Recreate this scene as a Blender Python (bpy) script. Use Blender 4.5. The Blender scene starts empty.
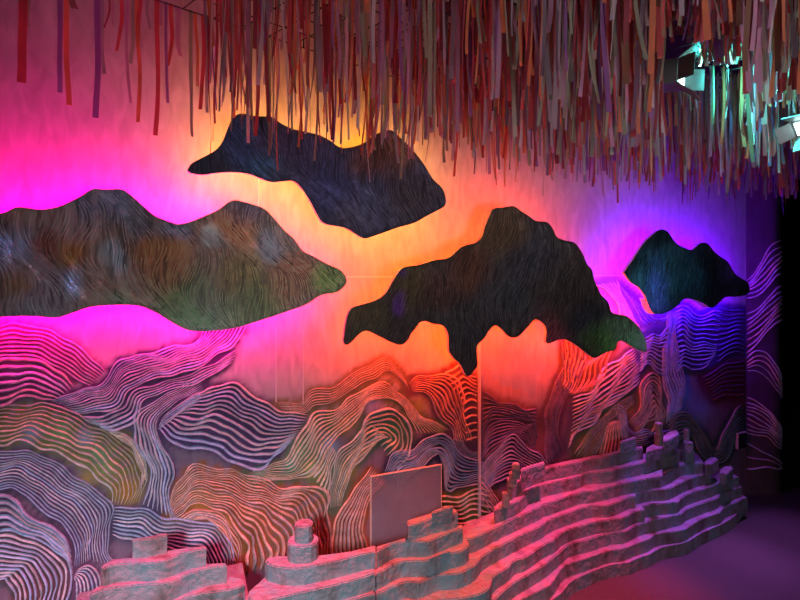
import bpy, bmesh, math, random
import numpy as np
from mathutils import Vector, noise
from mathutils.geometry import delaunay_2d_cdt

random.seed(7)
SC = bpy.context.scene
COL = SC.collection

# ------------------------------------------------------------------ camera
F, CX, HY = 578.0, 400.0, 270.0                 # focal length in pixels, image centre x, horizon row
FW = Vector((0.437, 0.8995, 0)).normalized()    # viewing direction (the mural wall is the plane y = 0)
RT = Vector((FW.y, -FW.x, 0))
EYE = Vector((0, -2.456, 1.5))
cam = bpy.data.cameras.new('camera')
camo = bpy.data.objects.new('camera', cam)
COL.objects.link(camo)
camo.location = EYE
camo.rotation_euler = (math.pi / 2, 0, -math.atan2(FW.x, FW.y))
cam.sensor_width = 36
cam.lens = 36 * F / 800
cam.shift_y = -(300 - HY) / 800
cam.clip_start = 0.02
SC.camera = camo

# ------------------------------------------------------------------ light and exposure
w = bpy.data.worlds.new('world')
w.use_nodes = True
w.node_tree.nodes['Background'].inputs[0].default_value = (0.30, 0.24, 0.32, 1)
w.node_tree.nodes['Background'].inputs[1].default_value = 0.17
SC.world = w
SC.view_settings.view_transform = 'Standard'
SC.view_settings.look = 'None'
SC.view_settings.gamma = 1
SC.view_settings.exposure = 0
SC.view_settings.use_curve_mapping = False


def area(name, loc, target, size, energy, color, spread=180):
    l = bpy.data.lights.new(name, 'AREA')
    l.shape = 'DISK'
    l.size = size
    l.energy = energy
    l.color = color
    l.spread = math.radians(spread)
    o = bpy.data.objects.new(name, l)
    COL.objects.link(o)
    o.location = loc
    o.rotation_euler = (Vector(target) - Vector(loc)).to_track_quat('-Z', 'Y').to_euler()
    return o


# cool gallery light from the room behind the visitor, strongest on the left of the mural
def spot(name, loc, target, energy, color, angle, blend=1.0, soft=0.05):
    l = bpy.data.lights.new(name, 'SPOT')
    l.energy = energy
    l.color = color
    l.spot_size = math.radians(angle)
    l.spot_blend = blend
    l.shadow_soft_size = soft
    o = bpy.data.objects.new(name, l)
    COL.objects.link(o)
    o.location = loc
    o.rotation_euler = (Vector(target) - Vector(loc)).to_track_quat('-Z', 'Y').to_euler()
    return o


spot('gallery_fill', (-1.1, -3.8, 2.0), (0.2, -0.3, -0.25), 560, (0.70, 0.86, 1.0), 44, 1.0, 0.25)
spot('gallery_fill', (0.9, -4.2, 1.9), (2.3, -0.5, 0.0), 62, (0.95, 0.82, 1.0), 34, 1.0, 0.25)  # added fill for the right terrace and floor, source unseen
# added unseen coloured spots under the netting, to brighten the terrace treads
for x, y, tx, e, c in ((-0.35, -0.50, -0.3, 330, (1, .06, .22)), (0.5, -0.55, 0.45, 330, (1, .07, .18)), (1.25, -0.55, 1.2, 300, (1, .06, .03)),
                       (1.95, -0.50, 1.9, 380, (1, .05, .20)), (2.7, -0.30, 2.7, 190, (.6, .12, 1)), (3.3, -0.20, 3.3, 110, (.6, .12, 1))):
    spot('tread_fill', (x, y, 2.06), (tx, -0.46, 0.45), e, c, 41 if x < 2.5 else 34)
# added dim fill light, source unseen, aimed up to brighten the ribbons
area('ribbon_fill', (1.2, -4.3, 1.0), (1.5, -0.8, 2.55), 1.2, 5.0, (1.0, 0.78, 0.84), 52)

LED = {'magenta': ((1.0, 0.0, 0.29), 95), 'amber': ((1.0, 0.45, 0.012), 22),
       'rose': ((1.0, 0.03, 0.10), 32), 'red': ((1.0, 0.05, 0.001), 55), 'ember': ((1.0, 0.05, 0.001), 20), 'violet': ((0.15, 0.0, 1.0), 70)}


# ------------------------------------------------------------------ helpers
def ray(px, py):
    return FW + RT * ((px - CX) / F) + Vector((0, 0, (HY - py) / F))


def on_wall(px, py, y=0.0):
    d = ray(px, py)
    return EYE + d * ((y - EYE.y) / d.y)


def on_level(px, py, z):
    d = ray(px, py)
    return EYE + d * ((z - EYE.z) / d.z)


def at_depth(px, py, Z):
    return EYE + ray(px, py) * Z


def project(p):
    v = p - EYE
    Z = v.dot(FW)
    return CX + F * v.dot(RT) / Z, HY - F * v.z / Z, Z


def link_mesh(name, verts, faces, mat=None, parent=None, smooth=False, colors=None):
    me = bpy.data.meshes.new(name)
    me.from_pydata([tuple(v) for v in verts], [], faces)
    if colors is not None:
        ca = me.color_attributes.new('paint', 'FLOAT_COLOR', 'POINT')
        ca.data.foreach_set('color', np.array([(c[0], c[1], c[2], 1.0) for c in colors], dtype=np.float32).ravel())
    if smooth:
        me.polygons.foreach_set('use_smooth', [True] * len(me.polygons))
    me.update()
    o = bpy.data.objects.new(name, me)
    COL.objects.link(o)
    if mat:
        me.materials.append(mat)
    if parent:
        o.parent = parent
        o.location = -parent.location if parent.parent is None else (0, 0, 0)
    return o


def empty(name, loc, label, cat, group=None):
    o = bpy.data.objects.new(name, None)
    o.empty_display_size = 0.05
    COL.objects.link(o)
    o.location = loc
    tag(o, label, cat, group)
    return o


def tag(o, label, cat, group=None, kind=None):
    o['label'] = label
    o['category'] = cat
    if group:
        o['group'] = group
    if kind:
        o['kind'] = kind
    return o


def struct(o, label=None):
    o['kind'] = 'structure'
    if label:
        o['label'] = label
    return o


def box_geo(c, s, ax=None, ay=None, az=None):
    """box centred on c with sizes s along axes ax, ay, az"""
    ax, ay, az = ax or Vector((1, 0, 0)), ay or Vector((0, 1, 0)), az or Vector((0, 0, 1))
    v = [c + ax * (i * s[0] / 2) + ay * (j * s[1] / 2) + az * (k * s[2] / 2)
         for i in (-1, 1) for j in (-1, 1) for k in (-1, 1)]
    f = [(0, 1, 3, 2), (4, 6, 7, 5), (0, 4, 5, 1), (2, 3, 7, 6), (0, 2, 6, 4), (1, 5, 7, 3)]
    return v, f


def add(V, Fc, geo):
    n = len(V)
    V.extend(geo[0])
    Fc.extend([tuple(i + n for i in f) for f in geo[1]])


def cyl_geo(a, b, r, n=8, r2=None):
    r2 = r if r2 is None else r2
    d = (b - a).normalized()
    u = d.orthogonal().normalized()
    q = d.cross(u)
    v = []
    for p, rr in ((a, r), (b, r2)):
        for i in range(n):
            t = 2 * math.pi * i / n
            v.append(p + u * (rr * math.cos(t)) + q * (rr * math.sin(t)))
    f = [(i, (i + 1) % n, n + (i + 1) % n, n + i) for i in range(n)]
    f += [tuple(range(n))[::-1], tuple(range(n, 2 * n))]
    return v, f


def catmull(pts, n):
    """resample a guide polyline to n smooth, evenly spaced points"""
    P = [np.array(p[:2], float) for p in pts]
    if len(P) == 2:
        out = [P[0] + (P[1] - P[0]) * t for t in np.linspace(0, 1, 20)]
    else:
        P = [2 * P[0] - P[1]] + P + [2 * P[-1] - P[-2]]
        out = []
        for i in range(1, len(P) - 2):
            a, b, c, d = P[i - 1:i + 3]
            for t in np.linspace(0, 1, 10, endpoint=False):
                out.append(0.5 * (2 * b + (c - a) * t + (2 * a - 5 * b + 4 * c - d) * t * t + (3 * b - a - 3 * c + d) * t ** 3))
        out.append(P[-2])
    out = np.array(out)
    s = np.concatenate([[0], np.cumsum(np.linalg.norm(np.diff(out, axis=0), axis=1))])
    q = np.linspace(0, s[-1], n)
    return np.stack([np.interp(q, s, out[:, 0]), np.interp(q, s, out[:, 1])], 1)


# ------------------------------------------------------------------ materials
def new_mat(name):
    m = bpy.data.materials.new(name)
    m.use_nodes = True
    return m, m.node_tree.nodes, m.node_tree.links, m.node_tree.nodes['Principled BSDF']


def mat_plain(name, col, rough=0.6, metal=0.0, bump=0.0, scale=40, spec=0.5, var=0.25):
    m, N, L, b = new_mat(name)
    b.inputs['Roughness'].default_value = rough
    b.inputs['Metallic'].default_value = metal
    b.inputs['Specular IOR Level'].default_value = spec
    tc = N.new('ShaderNodeTexCoord')
    nz = N.new('ShaderNodeTexNoise')
    nz.inputs['Scale'].default_value = scale
    nz.inputs['Detail'].default_value = 4
    L.new(tc.outputs['Object'], nz.inputs['Vector'])
    mx = N.new('ShaderNodeMix')
    mx.data_type = 'RGBA'
    mx.inputs[6].default_value = (*[c * (1 - var) for c in col], 1)
    mx.inputs[7].default_value = (*[min(1, c * (1 + var)) for c in col], 1)
    L.new(nz.outputs['Fac'], mx.inputs[0])
    L.new(mx.outputs[2], b.inputs['Base Color'])
    if bump:
        bp = N.new('ShaderNodeBump')
        bp.inputs['Strength'].default_value = bump
        bp.inputs['Distance'].default_value = 0.01
        L.new(nz.outputs['Fac'], bp.inputs['Height'])
        L.new(bp.outputs['Normal'], b.inputs['Normal'])
    return m


def mat_paint(name, rough=0.6, spec=0.3, streak=(6, 6, 1.4), amount=0.5, coat=0.0, bump=0.15):
    """hand painted surface: the paint layout is stored on the mesh, brush streaks are noise"""
    m, N, L, b = new_mat(name)
    b.inputs['Roughness'].default_value = rough
    b.inputs['Specular IOR Level'].default_value = spec
    b.inputs['Coat Weight'].default_value = coat
    b.inputs['Coat Roughness'].default_value = 0.12
    at = N.new('ShaderNodeAttribute')
    at.attribute_name = 'paint'
    tc = N.new('ShaderNodeTexCoord')
    mp = N.new('ShaderNodeMapping')
    mp.inputs['Scale'].default_value = streak
    nz = N.new('ShaderNodeTexNoise')
    nz.inputs['Scale'].default_value = 5
    nz.inputs['Detail'].default_value = 6
    nz.inputs['Distortion'].default_value = 0.8
    L.new(tc.outputs['Object'], mp.inputs['Vector'])
    L.new(mp.outputs['Vector'], nz.inputs['Vector'])
    mr = N.new('ShaderNodeMapRange')
    mr.inputs['From Min'].default_value = 0.3
    mr.inputs['From Max'].default_value = 0.7
    mr.inputs['To Min'].default_value = 1 - amount
    mr.inputs['To Max'].default_value = 1 + amount
    L.new(nz.outputs['Fac'], mr.inputs['Value'])
    vm = N.new('ShaderNodeVectorMath')
    vm.operation = 'SCALE'
    L.new(at.outputs['Color'], vm.inputs[0])
    L.new(mr.outputs['Result'], vm.inputs['Scale'])
    L.new(vm.outputs['Vector'], b.inputs['Base Color'])
    if bump:
        bp = N.new('ShaderNodeBump')
        bp.inputs['Strength'].default_value = bump
        bp.inputs['Distance'].default_value = 0.004
        L.new(nz.outputs['Fac'], bp.inputs['Height'])
        L.new(bp.outputs['Normal'], b.inputs['Normal'])
    return m


def mat_emit(name, col, strength):
    m, N, L, b = new_mat(name)
    N.remove(b)
    e = N.new('ShaderNodeEmission')
    e.inputs[0].default_value = (*col, 1)
    e.inputs[1].default_value = strength
    L.new(e.outputs[0], N['Material Output'].inputs['Surface'])
    return m


def mat_ribbon(name, col):
    m, N, L, b = new_mat(name)
    N.remove(b)
    tc = N.new('ShaderNodeTexCoord')
    nz = N.new('ShaderNodeTexNoise')
    nz.inputs['Scale'].default_value = 9
    L.new(tc.outputs['Object'], nz.inputs['Vector'])
    mx = N.new('ShaderNodeMix')
    mx.data_type = 'RGBA'
    mx.inputs[6].default_value = (*[c * 0.7 for c in col], 1)
    mx.inputs[7].default_value = (*[min(1, c * 1.3) for c in col], 1)
    L.new(nz.outputs['Fac'], mx.inputs[0])
    d = N.new('ShaderNodeBsdfDiffuse')
    t = N.new('ShaderNodeBsdfTranslucent')
    g = N.new('ShaderNodeBsdfGlossy')
    g.inputs['Roughness'].default_value = 0.35
    a = N.new('ShaderNodeMixShader')
    a.inputs[0].default_value = 0.45
    c = N.new('ShaderNodeMixShader')
    c.inputs[0].default_value = 0.06
    for n in (d, t):
        L.new(mx.outputs[2], n.inputs['Color'])
    L.new(d.outputs[0], a.inputs[1])
    L.new(t.outputs[0], a.inputs[2])
    L.new(a.outputs[0], c.inputs[1])
    L.new(g.outputs[0], c.inputs[2])
    L.new(c.outputs[0], N['Material Output'].inputs['Surface'])
    return m


def mat_terrace():
    """rough stacked foam slabs brushed with grey, teal and rust"""
    m, N, L, b = new_mat('painted_foam')
    b.inputs['Roughness'].default_value = 0.6
    b.inputs['Specular IOR Level'].default_value = 0.35
    tc = N.new('ShaderNodeTexCoord')
    mp = N.new('ShaderNodeMapping')
    mp.inputs['Scale'].default_value = (9, 9, 5)
    L.new(tc.outputs['Object'], mp.inputs['Vector'])
    nz = N.new('ShaderNodeTexNoise')
    nz.inputs['Scale'].default_value = 1.1
    nz.inputs['Detail'].default_value = 5
    nz.inputs['Roughness'].default_value = 0.6
    L.new(mp.outputs['Vector'], nz.inputs['Vector'])
    cr = N.new('ShaderNodeValToRGB')
    r = cr.color_ramp
    r.elements[0].position = 0.28
    r.elements[0].color = (0.11, 0.075, 0.07, 1)
    r.elements[1].position = 0.72
    r.elements[1].color = (0.36, 0.33, 0.36, 1)
    for p, c in ((0.40, (0.23, 0.21, 0.21, 1)), (0.50, (0.29, 0.30, 0.32, 1)), (0.60, (0.20, 0.32, 0.34, 1))):
        e = r.elements.new(p)
        e.color = c
    L.new(nz.outputs['Fac'], cr.inputs['Fac'])
    L.new(cr.outputs['Color'], b.inputs['Base Color'])
    n2 = N.new('ShaderNodeTexNoise')
    n2.inputs['Scale'].default_value = 26
    n2.inputs['Detail'].default_value = 5
    n2.inputs['Distortion'].default_value = 0.25
    L.new(tc.outputs['Object'], n2.inputs['Vector'])
    bp = N.new('ShaderNodeBump')
    bp.inputs['Strength'].default_value = 1.0
    bp.inputs['Distance'].default_value = 0.016
    L.new(n2.outputs['Fac'], bp.inputs['Height'])
    L.new(bp.outputs['Normal'], b.inputs['Normal'])
    return m


M_WALL = mat_paint('mural_paint', rough=0.62, spec=0.25, streak=(5, 5, 1.6), amount=0.16)
M_RIDGE = mat_paint('ridge_paint', rough=0.5, spec=0.35, streak=(9, 9, 9), amount=0.25)
M_PANEL = mat_paint('cloud_paint', rough=0.42, spec=0.4, streak=(9, 9, 1.6), amount=0.6, coat=0.35)
M_PRIDGE = mat_paint('cloud_ridge_paint', rough=0.45, spec=0.4, streak=(7, 7, 7), amount=0.6, coat=0.2)
M_EDGE = mat_plain('white_edge', (0.75, 0.73, 0.72), 0.5, var=0.06)
M_BACK = mat_plain('white_backing', (0.8, 0.8, 0.8), 0.6)
M_FOAM = mat_terrace()
M_FLOOR = mat_plain('dark_carpet', (0.075, 0.085, 0.065), 0.85, bump=0.5, scale=130, spec=0.15)
M_CEIL = mat_plain('black_ceiling', (0.035, 0.03, 0.032), 0.9, spec=0.1)
M_BLACK = mat_plain('black_drape', (0.006, 0.006, 0.006), 0.95, spec=0.0)
M_WIRE = mat_plain('black_wire', (0.02, 0.018, 0.018), 0.5)
M_STEEL = mat_plain('brushed_steel', (0.6, 0.6, 0.6), 0.35, metal=1.0)

# ------------------------------------------------------------------ relief ridges of the mural, traced as guide lines
# (name, ridge colour, ground colour with groove shade painted in, number of ridges, wobble, half width, height, guides)
LIL, PNK, SAL, CRM = (0.57, 0.52, 0.68), (0.70, 0.46, 0.60), (0.74, 0.40, 0.36), (0.74, 0.54, 0.46)
SLT, DVI, BLU, TAN = (0.36, 0.36, 0.50), (0.30, 0.19, 0.32), (0.48, 0.54, 0.86), (0.66, 0.50, 0.44)
FAM = [
 (PNK, (0.45, 0.10, 0.25), 8, 0.6, .0052, .012, [[(-45, 335), (0, 326), (25, 325), (50, 331), (82, 350), (107, 373)], [(-45, 365), (0, 357), (25, 355), (50, 362), (75, 378), (92, 386)]]),
 (PNK, (0.36, 0.08, 0.26), 7, 0.6, .0052, .012, [[(-45, 370), (0, 361), (30, 359), (55, 369), (74, 387)], [(-45, 412), (0, 406), (20, 397), (45, 398), (56, 401)]]),
 (LIL, (0.10, 0.05, 0.16), 12, 0.8, .0046, .013, [[(50, 402), (75, 391), (95, 388), (107, 378), (115, 365), (125, 357), (150, 355), (165, 348), (185, 345), (200, 338), (206, 322)],
   [(62, 406), (85, 399), (105, 393), (120, 380), (130, 370), (150, 366), (165, 361), (185, 357), (207, 346), (220, 335), (228, 322)],
   [(75, 413), (100, 412), (120, 405), (130, 388), (150, 381), (165, 376), (190, 370), (215, 357), (237, 341), (248, 322)]]),
 (LIL, (0.12, 0.06, 0.18), 5, 0.6, .0046, .013, [[(80, 417), (102, 416), (123, 408), (134, 392), (152, 385), (168, 381), (192, 374), (220, 360), (240, 348)], [(100, 427), (118, 430), (135, 420), (142, 402), (160, 393), (200, 381), (232, 362)]]),
 (LIL, (0.16, 0.10, 0.24), 8, 0.5, .0042, .012, [[(200, 376), (160, 398), (138, 412), (135, 428), (137, 445), (148, 463), (152, 478), (143, 505)], [(205, 388), (172, 405), (157, 420), (158, 440), (170, 457), (173, 475), (168, 498), (176, 520)]]),
 (CRM, (0.34, 0.26, 0.08), 10, 1.0, .0046, .011, [[(-40, 410), (0, 408), (25, 405), (55, 404), (75, 415), (100, 425), (120, 437), (136, 455), (147, 473), (138, 505)],
   [(-40, 426), (0, 424), (25, 421), (50, 424), (75, 435), (98, 444), (116, 458), (128, 473), (132, 490), (124, 507)],
   [(-40, 450), (0, 446), (20, 440), (45, 448), (70, 459), (95, 474), (111, 490), (112, 505)]]),
 (LIL, (0.17, 0.08, 0.16), 15, 0.7, .0055, .014, [[(-45, 460), (0, 452), (32, 452), (55, 462), (75, 477), (100, 492), (112, 507), (109, 530), (108, 552), (118, 566)],
   [(-45, 478), (0, 470), (22, 468), (42, 480), (64, 495), (85, 511), (92, 530), (90, 548), (90, 562)],
   [(-45, 498), (0, 490), (15, 488), (30, 500), (50, 515), (68, 530), (75, 550), (75, 569)]]),
 (LIL, (0.15, 0.06, 0.13), 5, 0.7, .0055, .014, [[(-45, 505), (0, 495), (15, 502), (35, 520), (58, 531), (71, 552)], [(-45, 530), (0, 523), (20, 529), (45, 539), (64, 553), (73, 574)]]),
 (LIL, (0.20, 0.07, 0.08), 12, 0.5, .0055, .014, [[(-45, 545), (0, 531), (25, 534), (50, 546), (67, 561), (72, 582), (62, 612)], [(-45, 600), (0, 578), (8, 582), (16, 596), (14, 612)]]),
 (LIL, (0.16, 0.07, 0.15), 7, 0.4, .005, .012, [[(76, 570), (90, 566), (100, 578), (99, 612)], [(73, 576), (77, 585), (77, 600), (74, 615)]]),
 (LIL, (0.13, 0.10, 0.18), 9, 0.8, .0052, .013, [[(113, 508), (130, 507), (145, 509), (160, 517), (180, 520), (205, 522), (222, 532), (232, 550), (233, 585)],
   [(112, 520), (128, 522), (142, 524), (160, 533), (182, 535), (204, 537), (215, 546), (221, 560), (222, 585)],
   [(112, 534), (125, 538), (140, 541), (160, 547), (185, 550), (198, 553), (207, 562), (210, 585)]]),
 (SAL, (0.46, 0.14, 0.05), 17, 1.2, .0055, .014, [[(168, 516), (171, 496), (180, 479), (192, 467), (210, 466), (242, 473), (265, 481), (290, 488), (318, 487), (328, 505), (331, 560)],
   [(168, 519), (176, 503), (190, 488), (210, 483), (236, 492), (258, 501), (277, 508), (290, 516), (300, 530), (305, 545), (304, 566)],
   [(170, 522), (182, 511), (197, 504), (217, 509), (233, 521), (244, 537), (248, 552), (246, 572)]]),
 (LIL, (0.13, 0.06, 0.16), 13, 0.9, .0046, .013, [[(190, 403), (212, 387), (235, 385), (260, 400), (285, 412), (308, 415)],
   [(177, 414), (200, 412), (225, 410), (247, 424), (275, 434), (301, 430)],
   [(158, 427), (178, 446), (200, 446), (217, 453), (242, 466), (262, 466), (291, 442)]]),
 (CRM, (0.32, 0.22, 0.12), 7, 0.5, .0042, .011, [[(276, 403), (290, 403), (300, 402), (310, 392), (320, 389), (332, 388), (345, 380), (358, 369), (370, 366), (380, 360), (387, 358), (395, 365), (408, 384)],
   [(283, 414), (305, 412), (315, 405), (330, 402), (345, 395), (360, 383), (375, 378), (383, 371), (390, 370), (398, 378), (411, 390)]]),
 (CRM, (0.20, 0.22, 0.10), 10, 0.7, .004, .010, [[(245, 475), (270, 465), (285, 460), (297, 440), (305, 425), (315, 413), (335, 410), (350, 398), (365, 388), (385, 383), (400, 395), (415, 408), (425, 418), (440, 425), (450, 431)],
   [(245, 479), (275, 473), (295, 470), (308, 452), (318, 435), (328, 424), (345, 414), (358, 402), (370, 393), (387, 391), (400, 401), (414, 413), (424, 424), (436, 433)],
   [(252, 482), (285, 479), (306, 478), (318, 466), (326, 452), (335, 438), (350, 428), (359, 414), (366, 404), (378, 398), (392, 399), (403, 408), (412, 420), (418, 434)]]),
 (CRM, (0.17, 0.22, 0.14), 10, 0.5, .004, .010, [[(330, 512), (331, 490), (334, 470), (339, 452), (352, 440), (362, 430), (364, 422), (370, 414), (381, 411), (394, 410), (405, 418), (411, 433), (409, 452), (396, 470)],
   [(340, 508), (345, 488), (354, 468), (366, 453), (374, 442), (376, 432), (372, 426), (368, 428)]]),
 (SAL, (0.42, 0.13, 0.06), 9, 0.5, .0048, .012, [[(332, 562), (333, 530), (341, 511), (351, 494), (363, 478), (372, 466)], [(369, 562), (364, 540), (363, 525), (366, 508), (373, 494), (385, 480)]]),
 (SAL, (0.24, 0.10, 0.14), 9, 0.8, .0038, .010, [[(408, 384), (420, 375), (435, 375), (448, 376), (459, 382), (463, 400), (466, 422), (472, 442)],
   [(412, 392), (425, 391), (433, 404), (441, 419), (450, 428), (456, 444)]]),
 (SAL, (0.26, 0.10, 0.13), 12, 0.5, .0034, .009, [[(444, 374), (452, 369), (459, 364), (464, 368), (470, 376), (477, 377)],
   [(461, 402), (465, 398), (470, 396), (477, 398)], [(466, 440), (470, 439), (474, 438), (477, 437)]]),
 (SLT, (0.06, 0.04, 0.10), 11, 0.5, .0044, .013, [[(384, 474), (391, 456), (400, 450), (412, 450), (425, 440), (440, 433), (450, 439), (456, 449), (466, 457), (478, 462), (492, 463)],
   [(390, 478), (399, 465), (412, 460), (424, 451), (439, 443), (446, 450), (450, 464), (457, 472), (467, 474), (478, 472), (492, 470)],
   [(402, 484), (412, 472), (424, 466), (433, 456), (440, 453), (443, 462), (445, 480), (448, 490), (456, 488), (465, 487), (478, 483), (492, 480)]]),
 (SLT, (0.14, 0.07, 0.16), 6, 0.6, .0038, .010, [[(455, 432), (462, 442), (470, 450), (478, 452)], [(452, 441), (459, 449), (468, 456), (478, 460)]]),
 (CRM, (0.26, 0.16, 0.04), 7, 0.9, .0038, .010, [[(440, 497), (450, 496), (460, 495), (470, 491), (480, 490), (492, 491)], [(444, 528), (455, 523), (465, 523), (478, 519), (492, 522)]]),
 (DVI, (0.26, 0.12, 0.16), 8, 0.7, .0032, .009, [[(482, 392), (490, 394), (498, 402), (506, 404), (516, 405), (526, 410), (537, 409)], [(482, 432), (490, 420), (500, 418), (512, 417), (524, 421), (534, 422), (537, 440)]]),
 (DVI, (0.20, 0.09, 0.15), 8, 0.7, .0032, .009, [[(482, 436), (490, 425), (503, 420), (515, 421), (526, 427), (534, 425), (536, 448)], [(482, 462), (492, 449), (502, 440), (512, 434), (520, 436), (528, 442), (530, 452)]]),
 (SLT, (0.10, 0.07, 0.13), 12, 0.7, .0036, .010, [[(480, 470), (490, 455), (500, 445), (512, 435), (520, 440), (530, 450), (540, 455), (550, 466)], [(481, 505), (490, 488), (500, 480), (512, 474), (520, 478), (528, 486), (536, 494)]]),
 (SAL, (0.22, 0.14, 0.05), 6, 0.6, .0036, .010, [[(480, 476), (488, 484), (495, 496), (500, 510)], [(480, 500), (486, 506), (492, 516), (496, 524)]]),
 (DVI, (0.18, 0.09, 0.16), 11, 0.6, .0034, .010, [[(562, 340), (562, 368), (552, 390), (546, 412), (545, 440), (546, 470)], [(588, 350), (581, 372), (569, 392), (560, 412), (557, 430), (563, 452)]]),
 (SAL, (0.32, 0.14, 0.14), 11, 0.9, .0032, .010, [[(566, 336), (566, 352), (565, 372), (560, 388)], [(590, 352), (584, 366), (578, 382), (570, 396)], [(616, 344), (606, 362), (600, 378), (588, 392)]]),
 (LIL, (0.18, 0.12, 0.24), 13, 1.1, .0032, .010, [[(572, 398), (580, 396), (588, 392), (596, 382), (604, 370), (612, 362), (622, 358), (634, 348)], [(572, 424), (582, 415), (592, 408), (602, 402), (611, 391), (620, 384), (628, 372), (640, 362)], [(568, 448), (574, 436), (590, 424), (604, 408), (616, 399), (630, 392), (640, 380)]]),
 ((0.34, 0.38, 0.30), (0.20, 0.25, 0.12), 8, 0.6, .003, .009, [[(574, 455), (582, 440), (594, 426), (608, 412), (620, 402), (634, 394)], [(590, 470), (598, 446), (606, 428), (614, 418), (624, 410), (636, 402)]]),
 (TAN, (0.42, 0.22, 0.14), 7, 0.4, .003, .008, [[(596, 478), (600, 450), (606, 430), (614, 419)], [(624, 470), (622, 448), (620, 430), (618, 418)]]),
 (LIL, (0.14, 0.10, 0.20), 8, 0.8, .0034, .010, [[(610, 408), (618, 406), (625, 412), (628, 426), (636, 434), (646, 430), (658, 432), (672, 430)], [(614, 418), (619, 420), (621, 434), (628, 444), (640, 446), (652, 442), (672, 446)]]),
 (TAN, (0.40, 0.20, 0.14), 11, 0.9, .0034, .010, [[(628, 424), (638, 408), (640, 394), (643, 380), (650, 373), (658, 378), (663, 400), (664, 424)], [(632, 428), (643, 416), (650, 407), (648, 394), (651, 387), (656, 394), (659, 408), (658, 428)], [(636, 434), (645, 424), (654, 420), (656, 414), (655, 424), (650, 434)]]),
 (BLU, (0.14, 0.16, 0.40), 11, 0.8, .0032, .010, [[(641, 340), (652, 333), (660, 335), (669, 326)], [(638, 372), (648, 364), (657, 371), (666, 377)]]),
 (BLU, (0.20, 0.30, 0.62), 9, 0.7, .0032, .009, [[(667, 312), (666, 340), (661, 362), (664, 384), (668, 404), (666, 424)], [(680, 310), (676, 330), (676, 350), (682, 372), (684, 392), (678, 414)]]),
 (BLU, (0.14, 0.10, 0.50), 15, 1.1, .003, .009, [[(674, 308), (684, 306), (694, 312), (704, 314), (722, 312)], [(676, 338), (684, 334), (694, 342), (704, 343), (718, 344)], [(674, 374), (682, 366), (691, 370), (704, 364), (716, 356)]]),
 ((0.20, 0.16, 0.50), (0.13, 0.05, 0.34), 11, 0.6, .003, .007, [[(718, 308), (728, 310), (738, 309), (747, 311)], [(716, 362), (726, 355), (736, 352), (747, 354)]]),
 ((0.22, 0.08, 0.16), (0.22, 0.04, 0.10), 8, 0.7, .003, .007, [[(702, 378), (714, 370), (728, 364), (747, 360)], [(712, 400), (722, 396), (734, 394), (747, 392)]]),
 ((0.24, 0.26, 0.26), (0.08, 0.12, 0.10), 9, 0.7, .0032, .009, [[(666, 424), (676, 414), (688, 413), (696, 424), (706, 440), (716, 447), (724, 430), (734, 412), (747, 402)], [(668, 452), (678, 438), (690, 436), (698, 450), (708, 460), (722, 462), (734, 440), (747, 430)]]),
 (PNK, (0.50, 0.24, 0.34), 7, 0.6, .003, .009, [[(594, 284), (606, 290), (614, 297), (618, 307), (618, 322)], [(616, 280), (622, 296), (630, 312), (640, 328)]]),
 (LIL, (0.12, 0.06, 0.18), 5, 0.4, .0046, .012, [[(206, 390), (180, 404), (166, 415), (158, 427)], [(192, 402), (183, 410), (174, 416), (160, 429)]]),
 (CRM, (0.30, 0.20, 0.08), 4, 0.6, .0046, .011, [[(104, 429), (120, 433), (134, 442), (142, 458), (148, 476)], [(118, 437), (130, 446), (137, 458), (142, 470), (141, 490)]]),
 (SAL, (0.50, 0.16, 0.05), 6, 0.7, .0055, .014, [[(176, 521), (185, 515), (197, 509), (217, 513), (232, 527), (241, 545), (243, 576)], [(196, 520), (206, 519), (216, 524), (225, 536), (231, 550), (234, 574)]]),
 (CRM, (0.22, 0.24, 0.12), 6, 0.5, .004, .010, [[(310, 474), (316, 468), (322, 460), (327, 452), (333, 444)], [(327, 496), (329, 486), (331, 472), (337, 452)]]),
 ((0.34, 0.24, 0.70), (0.26, 0.12, 0.56), 7, 0.5, .0028, .007, [[(620, 286), (630, 298), (640, 318), (650, 326)], [(650, 312), (656, 320), (662, 322), (670, 316)]]),
]
MP = 64
families = []
fam_pts, fam_col = [], []
rng = np.random.default_rng(3)
for fi, (rc, gc, n, amp, hw, hh, guides) in enumerate(FAM):
    G = np.array([catmull(g, MP) for g in guides])
    ts = np.linspace(0, len(G) - 1, n)
    lines = []
    for k, t in enumerate(ts):
        i = min(int(t), len(G) - 2)
        c = G[i] * (1 - (t - i)) + G[i + 1] * (t - i)
        d = np.gradient(c, axis=0)
        d /= np.linalg.norm(d, axis=1)[:, None] + 1e-9
        nrm = np.stack([-d[:, 1], d[:, 0]], 1)
        ln = np.sum(np.linalg.norm(np.diff(c, axis=0), axis=1))
        s = np.linspace(0, ln, MP)
        off = amp * 1.5 * (0.9 * np.sin(s / 5.5 + fi * 1.7 + k * 0.35) + 0.22 * np.sin(s / 3.3 + fi * 2.3 - k * 0.5) + 0.5 * np.sin(s / 11 + k * 0.8))
        env = np.minimum(1, np.minimum(s, ln - s) / (0.12 * ln + 1))
        c = c + nrm * (off * env)[:, None]
        lines.append(c)
        fam_pts.append(c[::4])
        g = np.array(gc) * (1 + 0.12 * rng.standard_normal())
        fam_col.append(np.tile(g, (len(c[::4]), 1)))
    families.append((rc, hw, hh, lines))
fam_pts, fam_col = np.concatenate(fam_pts), np.concatenate(fam_col)

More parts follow.
